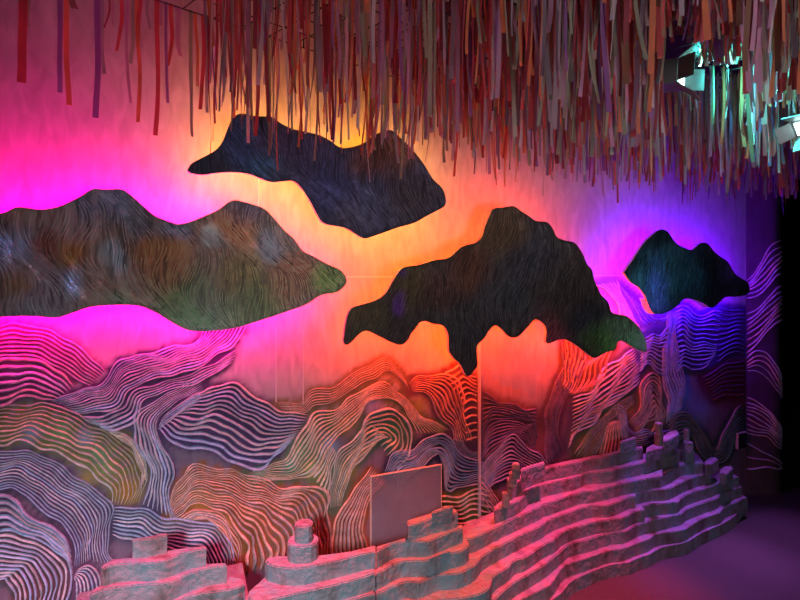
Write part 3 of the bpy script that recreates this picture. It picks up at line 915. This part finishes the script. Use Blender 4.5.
SEAM = 376.0
terB = empty('stepped_terrace', (2.0, -0.4, 0), 'long stepped terrace of wavy slabs running from the seam to the dark right end', 'sculpture', 'stepped terraces in front of the mural')
terA = empty('stepped_terrace', (0.2, -0.5, 0), 'low stepped terrace with a round three block turret, left of the acrylic sheet', 'sculpture', 'stepped terraces in front of the mural')
terC = empty('stepped_terrace', (-0.3, -0.4, 0), 'small separate stepped terrace at the lower left with a single square block on top', 'sculpture', 'stepped terraces in front of the mural')
for k in range(1, 6):
    slab('slab', cut(FRONT[k], lo=SEAM + 0.8), BACKD[k], k, terB)
    slab('slab', cut(FRONT[k], lo=278 + 2 * k, hi=SEAM - 0.8), BACKD[k], k, terA)
# level 6 and up, right-hand terrace
slab('slab', [(376.6, 573), (380, 572), (390, 566), (403, 561), (427, 560), (447, 554), (463, 550), (470, 543), (466, 539.5), (475, 537), (496, 527), (515, 518), (539, 507), (541, 505), (560, 499), (580, 492), (592, 491), (605, 488), (620, 484), (630, 482), (652, 477.5), (662, 476), (670, 471), (682, 465), (690, 464), (704, 463)],
     [(698, 454), (690, 452), (682, 456), (660, 464), (620, 474), (580, 480), (540, 492), (515, 505), (495, 510), (480, 522), (463, 535), (452, 534), (420, 545), (376.6, 560)], 6, terB)
slab('slab', [(376.6, 551.5), (380, 550), (393, 543), (408, 541), (427, 541), (438, 537), (456, 530), (463, 527.5)], [(462, 524), (440, 530), (410, 536), (376.6, 546)], 7, terB)
slab('slab', [(408, 525.5), (418, 523), (432, 518.5), (447, 515.5), (458, 512)], [(455, 508), (440, 510), (420, 516), (407, 520)], 8, terB)
slab('slab', [(431.5, 512.5), (438, 511), (453, 506)], [(452, 504.5), (440, 508), (431.5, 511)], 9, terB, thick=H)
slab('slab', [(495, 510), (505, 506), (515, 502), (523, 497), (533, 488), (550, 483), (575, 477.5), (588, 472.5), (610, 471), (623, 467.5), (647, 462), (658, 458), (673, 455), (681, 450)],
     [(675, 446), (650, 452), (620, 459), (590, 463), (560, 471), (530, 480), (515, 489), (504, 498), (494, 506)], 7, terB)
slab('slab', [(512, 486.5), (520, 480), (527, 475), (545, 469), (560, 466), (580, 462), (590, 459), (605, 457), (620, 452.5), (643, 448)],
     [(642, 445.5), (620, 450), (590, 456), (560, 462), (530, 469), (515, 477), (509, 484)], 8, terB)
slab('slab', [(646, 452), (660, 448), (672, 443)], [(678, 436), (662, 440), (647, 447)], 8, terB)
slab('slab', [(521, 470.5), (533, 466.5), (545, 463.3)], [(544, 461), (533, 464), (521, 468)], 9, terB)
slab('slab', [(620, 442.5), (628, 440.5), (636, 437.5)], [(635, 436), (627, 438.5), (620, 441)], 9, terB)
slab('slab', [(664, 441), (672, 438), (679, 434)], [(677, 429), (668, 432), (663, 436)], 9, terB)
slab('slab', [(705, 464.5), (712, 463.5), (718.5, 459.5)], [(716, 457), (710, 457), (704, 461)], 6, terB)
slab('slab', [(720, 473), (727, 473.5), (733, 468)], [(731, 465.5), (724, 466), (720, 469)], 5, terB)


def block(px, py, k, rx, ry, parent, n=14, lean=0.0, thick=H, power=2.0, name='turret_block'):
    """rounded turret block whose top front edge shows at (px, py), top at level k"""
    zt = k * H if not isinstance(k, float) else k
    c = on_level(px, py, zt) + FW * ry
    ring = []
    for i in range(n):
        t = 2 * math.pi * i / n
        cx, sy = math.cos(t), math.sin(t)
        q = (abs(cx) ** power + abs(sy) ** power) ** (-1 / power)
        ring.append(c + RT * (rx * cx * q) + FW * (ry * sy * q))
    px2 = [project(p)[:2] for p in ring]
    bm = bmesh.new()
    t = [bm.verts.new((p.x, p.y, zt + random.uniform(-.001, .001))) for p in ring]
    b = [bm.verts.new((p.x, p.y, zt - thick)) for p in ring]
    bm.faces.new(t)
    bm.faces.new(b[::-1])
    for i in range(n):
        j = (i + 1) % n
        bm.faces.new((t[i], b[i], b[j], t[j]))
    bmesh.ops.recalc_face_normals(bm, faces=bm.faces)
    te = [e for e in bm.edges if e.verts[0] in t and e.verts[1] in t]
    bmesh.ops.bevel(bm, geom=te, offset=0.004, segments=2, affect='EDGES', clamp_overlap=True)
    me = bpy.data.meshes.new(name)
    bm.to_mesh(me)
    bm.free()
    me.materials.append(M_FOAM)
    o = bpy.data.objects.new(name, me)
    COL.objects.link(o)
    o.parent = parent
    o.location = -parent.location
    return o


# little turrets of the long terrace
block(506.5, 493.5, 8, 0.016, 0.016, terB, power=6)
block(510.5, 479.5, 9, 0.012, 0.016, terB, power=6)
block(513.5, 473, 10, 0.016, 0.014, terB, power=5)
block(516.5, 464.5, 11, 0.016, 0.013, terB, power=4)
block(660.5, 434.5, 10, 0.022, 0.022, terB)
block(660.5, 423.8, 11, 0.018, 0.018, terB)
block(690.5, 452.5, 7, 0.036, 0.036, terB, power=2.6)
block(690.5, 443, 8, 0.026, 0.028, terB, power=2.6)
block(688, 430, 9, 0.017, 0.017, terB)
# terrace A: levels 6, 7 and the round turret
slab('slab', [(258, 583), (248, 592), (252, 601), (262, 602), (272, 599.5), (290, 594.5), (320, 588), (352, 580), (375.4, 573)], [(375.4, 560), (330, 566), (290, 570), (268, 573)], 6, terA)
slab('slab', [(268, 557.5), (265, 560.5), (268, 563.5), (280, 567), (298, 568), (316, 565), (340, 560), (362, 554), (375.4, 551.5)], [(375.4, 545), (350, 551), (320, 555), (290, 556), (278, 556)], 7, terA)
block(300.5, 546.5, 8, 0.055, 0.055, terA, power=2.8)
block(302.3, 527, 9, 0.033, 0.036, terA, power=2.6)
# terrace C at the lower left
slab('slab', [(62, 640), (110, 630), (160, 622), (200, 612), (235, 606), (250, 602)], 0.30, 5, terC)
slab('slab', [(70, 622), (100, 617), (140, 612), (177, 601), (199, 593.5), (226, 590), (240, 587), (245, 583.5)], [(244, 579), (232, 576), (220, 577), (180, 584), (120, 596), (76, 606)], 6, terC)
slab('slab', [(90, 591.5), (91, 594), (109, 588), (147, 584), (170, 582), (186, 575), (206, 568.5), (227, 565)], [(226, 562.5), (200, 564), (180, 570), (140, 575), (108, 579)], 7, terC)
slab('slab', [(101, 566), (103, 568.3), (114, 564.5), (132, 563), (159, 561.8), (188, 552), (206, 548)], [(206, 545.5), (190, 547), (168, 550), (150, 556), (125, 558), (112, 559)], 8, terC)
slab('turret_block', [(132.5, 540), (150, 538.5), (167, 535)], [(166.5, 532.5), (150, 536), (132.5, 538.5)], 9, terC)
for pl, lo, hi in ((terA, 255, 376), (terC, 70, 240)):
    for k in range(1, 5):
        if pl is terC:
            slab('slab', [(40, 640 + (5 - k) * 20), (110, 634 + (5 - k) * 20), (160, 626 + (5 - k) * 20), (205, 616 + (5 - k) * 20), (240, 610 + (5 - k) * 20)], 0.30, k, terC)

# ------------------------------------------------------------------ acrylic sheet behind the terrace, and small box on the wall
m, N, L, b = new_mat('hazy_acrylic')
b.inputs['Base Color'].default_value = (0.34, 0.38, 0.46, 1)
b.inputs['Roughness'].default_value = 0.35
tr = N.new('ShaderNodeBsdfTransparent')
tr.inputs[0].default_value = (0.85, 0.85, 0.9, 1)
mx = N.new('ShaderNodeMixShader')
tc = N.new('ShaderNodeTexCoord')
nzz = N.new('ShaderNodeTexNoise')
nzz.inputs['Scale'].default_value = 5
L.new(tc.outputs['Object'], nzz.inputs['Vector'])
mr = N.new('ShaderNodeMapRange')
mr.inputs['To Min'].default_value = 0.10
mr.inputs['To Max'].default_value = 0.62
L.new(nzz.outputs['Fac'], mr.inputs['Value'])
L.new(mr.outputs['Result'], mx.inputs[0])
L.new(tr.outputs[0], mx.inputs[1])
L.new(b.outputs[0], mx.inputs[2])
L.new(mx.outputs[0], N['Material Output'].inputs['Surface'])
M_ACR = m
ys = -0.14
tl, trr = on_wall(371, 477, ys), on_wall(440.5, 465, ys)
root = empty('acrylic_sheet', ((tl.x + trr.x) / 2, ys, 0), 'hazy grey acrylic sheet with glowing orange edges standing behind the terrace', 'acrylic sheet')
zt = (tl.z + trr.z) / 2
V, Fc = box_geo(Vector(((tl.x + trr.x) / 2, ys, zt / 2)), (trr.x - tl.x, 0.008, zt))
link_mesh('sheet', V, Fc, M_ACR, root)
M_AE = mat_plain('lit_edge_tint', (0.85, 0.62, 0.5), 0.4)  # orange light in the sheet edges put into the strip colour
V, Fc = [], []
add(V, Fc, box_geo(Vector(((tl.x + trr.x) / 2, ys, zt + 0.002)), (trr.x - tl.x + 0.006, 0.010, 0.004)))
add(V, Fc, box_geo(Vector((tl.x - 0.002, ys, zt / 2)), (0.004, 0.010, zt)))
add(V, Fc, box_geo(Vector((trr.x + 0.002, ys, zt / 2)), (0.003, 0.010, zt)))
link_mesh('lit_edge', V, Fc, M_AE, root)
p = on_wall(739.5, 440)
root = empty('wall_box', (p.x, 0, p.z), 'small dark box on the wall at the far right with a pale lit edge', 'box')
V, Fc = box_geo(Vector((p.x, -0.010, p.z)), (0.085, 0.020, 0.10))
link_mesh('cover', V, Fc, mat_plain('dark_plastic', (0.03, 0.03, 0.04), 0.4), root)
V, Fc = [], []
add(V, Fc, box_geo(Vector((p.x - 0.045, -0.011, p.z)), (0.005, 0.022, 0.10)))
add(V, Fc, box_geo(Vector((p.x, -0.011, p.z + 0.052)), (0.095, 0.022, 0.004)))
link_mesh('edge', V, Fc, M_EDGE, root)

# ------------------------------------------------------------------ ceiling netting
NZ = 2.38
A1 = (RT * 1.02 + FW).normalized()
A2 = (RT - FW * 1.02).normalized()
E0 = EYE + RT * -0.81 + FW * 1.87
E0.z = NZ


def net(a, b):
    return E0 + A1 * a + A2 * b


def ok_net(p):
    if p.y > -0.02:
        return False
    return (p - EYE).dot(FW) < 3.75 and p.x < 6 and p.y > -4


netting = empty('wire_netting', (1.5, -1.0, NZ), 'black wire netting stretched under the ceiling that carries the ribbons', 'netting')
V, Fc = [], []
SP = 0.11


def wire_run(fn, lo, hi):
    run = None
    pts = np.arange(lo, hi, 0.04)
    prev = None
    for t in pts:
        p = fn(t)
        if ok_net(p):
            if run is None:
                run = p
            prev = p
        else:
            if run is not None and (prev - run).length > 0.08:
                add(V, Fc, cyl_geo(run, prev, 0.0022, 4))
            run = None
    if run is not None and (prev - run).length > 0.08:
        add(V, Fc, cyl_geo(run, prev, 0.0022, 4))


for i in range(0, 34):
    wire_run(lambda t: net(t, i * SP), -1.6, 4.2)
for i in range(-14, 38):
    wire_run(lambda t: net(i * SP, t), 0, 3.7)
link_mesh('mesh_wire', V, Fc, M_WIRE, netting)
for (a, bb) in ((-0.4, 0.0), (0.6, 0.0), (0.9, 1.0), (0.2, 1.1), (1.6, 1.2), (1.4, 2.0)):
    p = net(a, bb)
    if ok_net(p):
        v, f = cyl_geo(p, Vector((p.x, p.y, CEIL + 0.01)), 0.003, 6)
        link_mesh('hanger_wire', v, f, M_WIRE, netting)

# ------------------------------------------------------------------ stage lights among the ribbons
FIX = at_depth(684, 74, 2.4)


def stage_light(label, loc, aim, size, glow, energy, spot_angle, roll=0.0):
    root = empty('stage_light', loc, label, 'spotlight')
    d = (aim - loc).normalized()
    u = d.cross(Vector((0, 0, 1))).normalized()
    q = u.cross(d).normalized()
    body = mat_plain('grey_metal', (0.22, 0.21, 0.22), 0.45, metal=0.3)
    V, Fc = box_geo(loc - d * size * 0.42, (size * 0.82, size * 0.55, size * 0.7), u, q, d)
    link_mesh('housing', V, Fc, body, root)
    V, Fc = box_geo(loc - d * size * 0.05, (size * 0.62, size * 0.40, 0.006), u, q, d)
    link_mesh('lens', V, Fc, glow, root)
    for sx, ax, oth, ln in ((1, u, q, 0.5), (-1, u, q, 0.5), (1, q, u, 0.8), (-1, q, u, 0.8)):
        hinge = loc - d * size * 0.06 + ax * (sx * size * (0.42 if ax is u else 0.28))
        out = (d * 0.8 + ax * (sx * 0.6)).normalized()
        nrm = out.cross(oth).normalized()
        V, Fc = box_geo(hinge + out * size * 0.24, (size * 0.48, size * ln, 0.003), out, oth, nrm)
        link_mesh('barn_door', V, Fc, body, root)
    top = Vector((loc.x, loc.y, NZ + 0.25))
    V, Fc = cyl_geo(loc - d * size * 0.42 + Vector((0, 0, size * 0.2)), Vector((loc.x - d.x * size * .42, loc.y - d.y * size * .42, CEIL + 0.01)), 0.008, 8)
    link_mesh('drop_rod', V, Fc, M_WIRE, root)
    l = bpy.data.lights.new('stage_beam', 'SPOT')
    l.energy = energy
    l.color = (0.08, 1.0, 0.88)
    l.spot_size = math.radians(spot_angle)
    l.spot_blend = 0.5
    l.shadow_soft_size = 0.03
    lo = bpy.data.objects.new('stage_beam', l)
    COL.objects.link(lo)
    lo.parent = root
    lo.location = d * size * 0.02
    lo.rotation_euler = d.to_track_quat('-Z', 'Y').to_euler()
    return root


M_GLOW = mat_emit('lamp_glow', (0.55, 1.0, 0.95), 10)
stage_light('grey stage light with open flaps throwing cyan light on the ribbons around it', FIX, FIX + RT * 0.17 - FW * 0.12 + Vector((0, 0, -0.01)), 0.18, M_GLOW, 60, 150)
FX2 = at_depth(806, 128, 2.3)
stage_light('grey stage light cut by the right edge of the photo with a white glare', FX2, at_depth(770, 160, 2.2), 0.13, M_GLOW, 5, 80)

# ------------------------------------------------------------------ ribbons
RC = [('red', (0.62, 0.06, 0.07), 20), ('dark red', (0.34, 0.03, 0.06), 10), ('orange', (0.75, 0.22, 0.06), 15), ('grey green', (0.32, 0.40, 0.26), 13), ('slate grey', (0.34, 0.32, 0.38), 13),
      ('mauve', (0.50, 0.28, 0.44), 12), ('pale grey', (0.62, 0.60, 0.60), 7), ('brown', (0.36, 0.20, 0.11), 8), ('purple', (0.30, 0.12, 0.46), 6)]
RMAT = [mat_ribbon('ribbon_' + n.replace(' ', '_'), [0.82 * q + 0.18 * sum(c) / 3 + 0.01 for q in c]) for n, c, _ in RC]
RW = [q for _, _, q in RC]


def ribbon_geo(p, ln, wd, yaw, curl, seed):
    n = 9
    V, Fc = [], []
    for i in range(n + 1):
        t = i / n
        a = yaw + curl * t + 0.5 * noise.noise(Vector((seed, t * 1.6, 0)))
        wv = wd * (1 - 0.25 * t * abs(noise.noise(Vector((seed + 3, t * 2, 1)))))
        sx = 0.030 * t * noise.noise(Vector((seed, t * 1.3, 4)))
        sy = 0.030 * t * noise.noise(Vector((seed, t * 1.3, 8)))
        c = p + Vector((sx, sy, 0.004 - ln * t))
        e = Vector((math.cos(a), math.sin(a), 0)) * wv / 2
        V += [c - e, c + e]
        if i:
            k = 2 * i
            Fc.append((k - 2, k - 1, k + 1, k))
    return V, Fc


cand = []
for i in range(-14, 40):
    for j in range(0, 34):
        for sub in range(9):
            p = net(i * SP + (random.uniform(0, SP) if sub % 2 else 0), j * SP + (0 if sub % 2 else random.uniform(0, SP)))
            if not ok_net(p) or p.y > -0.09 or (p.y > -0.24 and p.x < 2.9) or (p - EYE).dot(FW) > 3.65:
                continue
            if (p - EYE).dot(FW) < 1.25:
                continue
            x, y, Z = project(p)
            if x < -60 or x > 880:
                continue
            ln = random.uniform(0.18, 0.46) if random.random() < 0.85 else random.uniform(0.40, 0.54)
            wd = random.uniform(0.006, 0.017)
            if p.x < 1.0:
                wd *= 0.72
            xb, yb, Zb = project(p - Vector((0, 0, ln)))
            if yb < -25:
                continue
            if xb < 220 and random.random() > (0.10 if xb < 130 else 0.10 + (xb - 130) / 90 * 0.9):
                continue
            if (Z < 2.46 and 664 < xb < 742 and yb > 44) or (766 < xb and Z < 2.35 and yb > 108):
                ln = (p.z - EYE.z) / 1 - Z * (HY - random.uniform(8, 44) - (64 if xb > 760 else 0)) / F   # shorter ones above the lamps
                if ln < 0.1:
                    continue
                xb, yb, Zb = project(p - Vector((0, 0, ln)))
            ci = random.choices(range(len(RC)), RW)[0]
            if xb < 460 and random.random() > 0.56 + 0.2 * (xb > 420):
                continue
            vis = max(0, min(600, yb) - max(0, y)) * wd * F / Z
            if not (0 <= xb <= 800):
                vis = 0
            cand.append((vis, p, ln, wd, random.uniform(-0.9, 0.9), random.uniform(-1.2, 1.2), ci, xb, yb, Z))
for k in range(-200, 150):          # short ribbons around the stage lights
    if k < 0:
        Z, px, yb = random.uniform(1.5, 2.35), random.uniform(700, 768), random.uniform(32, 68)
    elif k < 60:
        Z, px, yb = random.uniform(1.35, 2.15), random.uniform(655, 760), random.uniform(8, 46)
    elif k < 80:
        Z, px, yb = random.uniform(1.35, 2.0), random.uniform(755, 800), random.uniform(30, 104)
    else:
        Z, px, yb = random.uniform(2.5, 3.1), random.uniform(670, 765), random.uniform(84, 124)
    p = at_depth(px, HY - (NZ - EYE.z) * F / Z, Z)
    ln = NZ - EYE.z - (HY - yb) * Z / F
    if ln > 0.05:
        wd = random.uniform(0.008, 0.018)
        pale = k >= 80 and random.random() < 0.6
        cand.append((min(yb, 150) * wd * F / Z if k < 80 else 1e8, p, ln, wd, random.uniform(-0.9, 0.9), random.uniform(-1.0, 1.0),
                     6 if pale else random.choices(range(len(RC)), RW)[0], px, yb, Z))


def edge_point(px):
    k = (px - CX) / F
    a = (k * 1.87 + 0.81) / (0.714 - 0.70 * k)
    return net(a, 0.0)


NAMES = [n for n, _, _ in RC]
EDGE = [(22, 84, 8, 'red'), (30, 28, 6, 'grey green'), (59, 92, 5, 'purple'), (66, 106, 5, 'orange'), (72, 9, 7, 'dark red'), (97, 119, 6, 'purple'), (102, 75, 4, 'slate grey'),
        (107, 30, 2, 'dark red'), (112, 26, 2, 'mauve'), (121, 52, 4, 'red'), (128, 104, 3, 'mauve'), (133, 65, 4, 'grey green'), (137, 124, 4, 'orange'), (141, 50, 4, 'red'),
        (148, 29, 3, 'slate grey'), (157, 137, 5, 'red'), (161, 26, 4, 'mauve'), (166, 104, 3, 'purple'), (171, 67, 4, 'red'), (178, 57, 5, 'mauve'), (191, 138, 4, 'grey green'),
        (195, 86, 3, 'orange'), (203, 110, 4, 'red'), (207, 85, 4, 'slate grey')]
edge_items = []
for px, yb, wpx, cn in EDGE:
    p = edge_point(px)
    Z = (p - EYE).dot(FW)
    edge_items.append((1e9, p, NZ - (EYE.z + (HY - yb) * Z / F), wpx * Z / F, random.uniform(-0.3, 0.3), random.uniform(-0.5, 0.5), NAMES.index(cn), px, yb, Z))
SPOTS = [(-0.35, -0.50), (0.5, -0.55), (1.2, -0.55), (1.95, -0.50), (2.7, -0.30), (3.3, -0.20)]
cand = [c for c in cand if c[7] > 205 and min((c[1].x - a) ** 2 + (c[1].y - q) ** 2 for a, q in SPOTS) > 0.018] + edge_items
cand.sort(key=lambda c: -c[0])
GRP = 'ribbons hanging from the ceiling netting'
seen = {}


def place_word(x):
    if x < 60:
        return 'at the far left over the pink wall'
    if x < 130:
        return 'over the pink wall left of the navy panel'
    if x < 200:
        return 'just left of the navy cloud panel'
    if x < 320:
        return 'above the left half of the navy cloud panel'
    if x < 450:
        return 'above the right half of the navy cloud panel'
    if x < 540:
        return 'above the jagged charcoal panel'
    if x < 640:
        return 'between the charcoal panel and the cyan spotlight'
    if x < 745:
        return 'around the cyan spotlight'
    return 'at the right edge beyond the cyan spotlight'


for s, c in enumerate(cand[:300]):
    vis, p, ln, wd, yaw, curl, ci, xb, yb, Z = c
    V, Fc = ribbon_geo(p, ln, wd, yaw, curl, s * 1.37)
    V = [v - p for v in V]
    o = link_mesh('ribbon', V, Fc, RMAT[ci], smooth=True)
    o.location = p
    size = ('long ' if ln > 0.36 else 'short ') + ('wide ' if wd > 0.015 else 'narrow ')
    tag(o, size + RC[ci][0] + ' ribbon hanging ' + place_word(xb), 'ribbon', GRP)
V, Fc, MI = [], [], []
for s, c in enumerate(cand[300:5200]):
    vis, p, ln, wd, yaw, curl, ci, xb, yb, Z = c
    k = len(Fc)
    add(V, Fc, ribbon_geo(p, ln, wd, yaw, curl, 500 + s * 1.37))
    MI += [ci] * (len(Fc) - k)
o = link_mesh('ribbon_mass', V, Fc, None, smooth=True)
for mm in RMAT:
    o.data.materials.append(mm)
o.data.polygons.foreach_set('material_index', MI)
tag(o, 'dense mass of smaller mixed red, grey and purple ribbons filling the ceiling behind the nearer ones', 'ribbons', GRP, 'stuff')
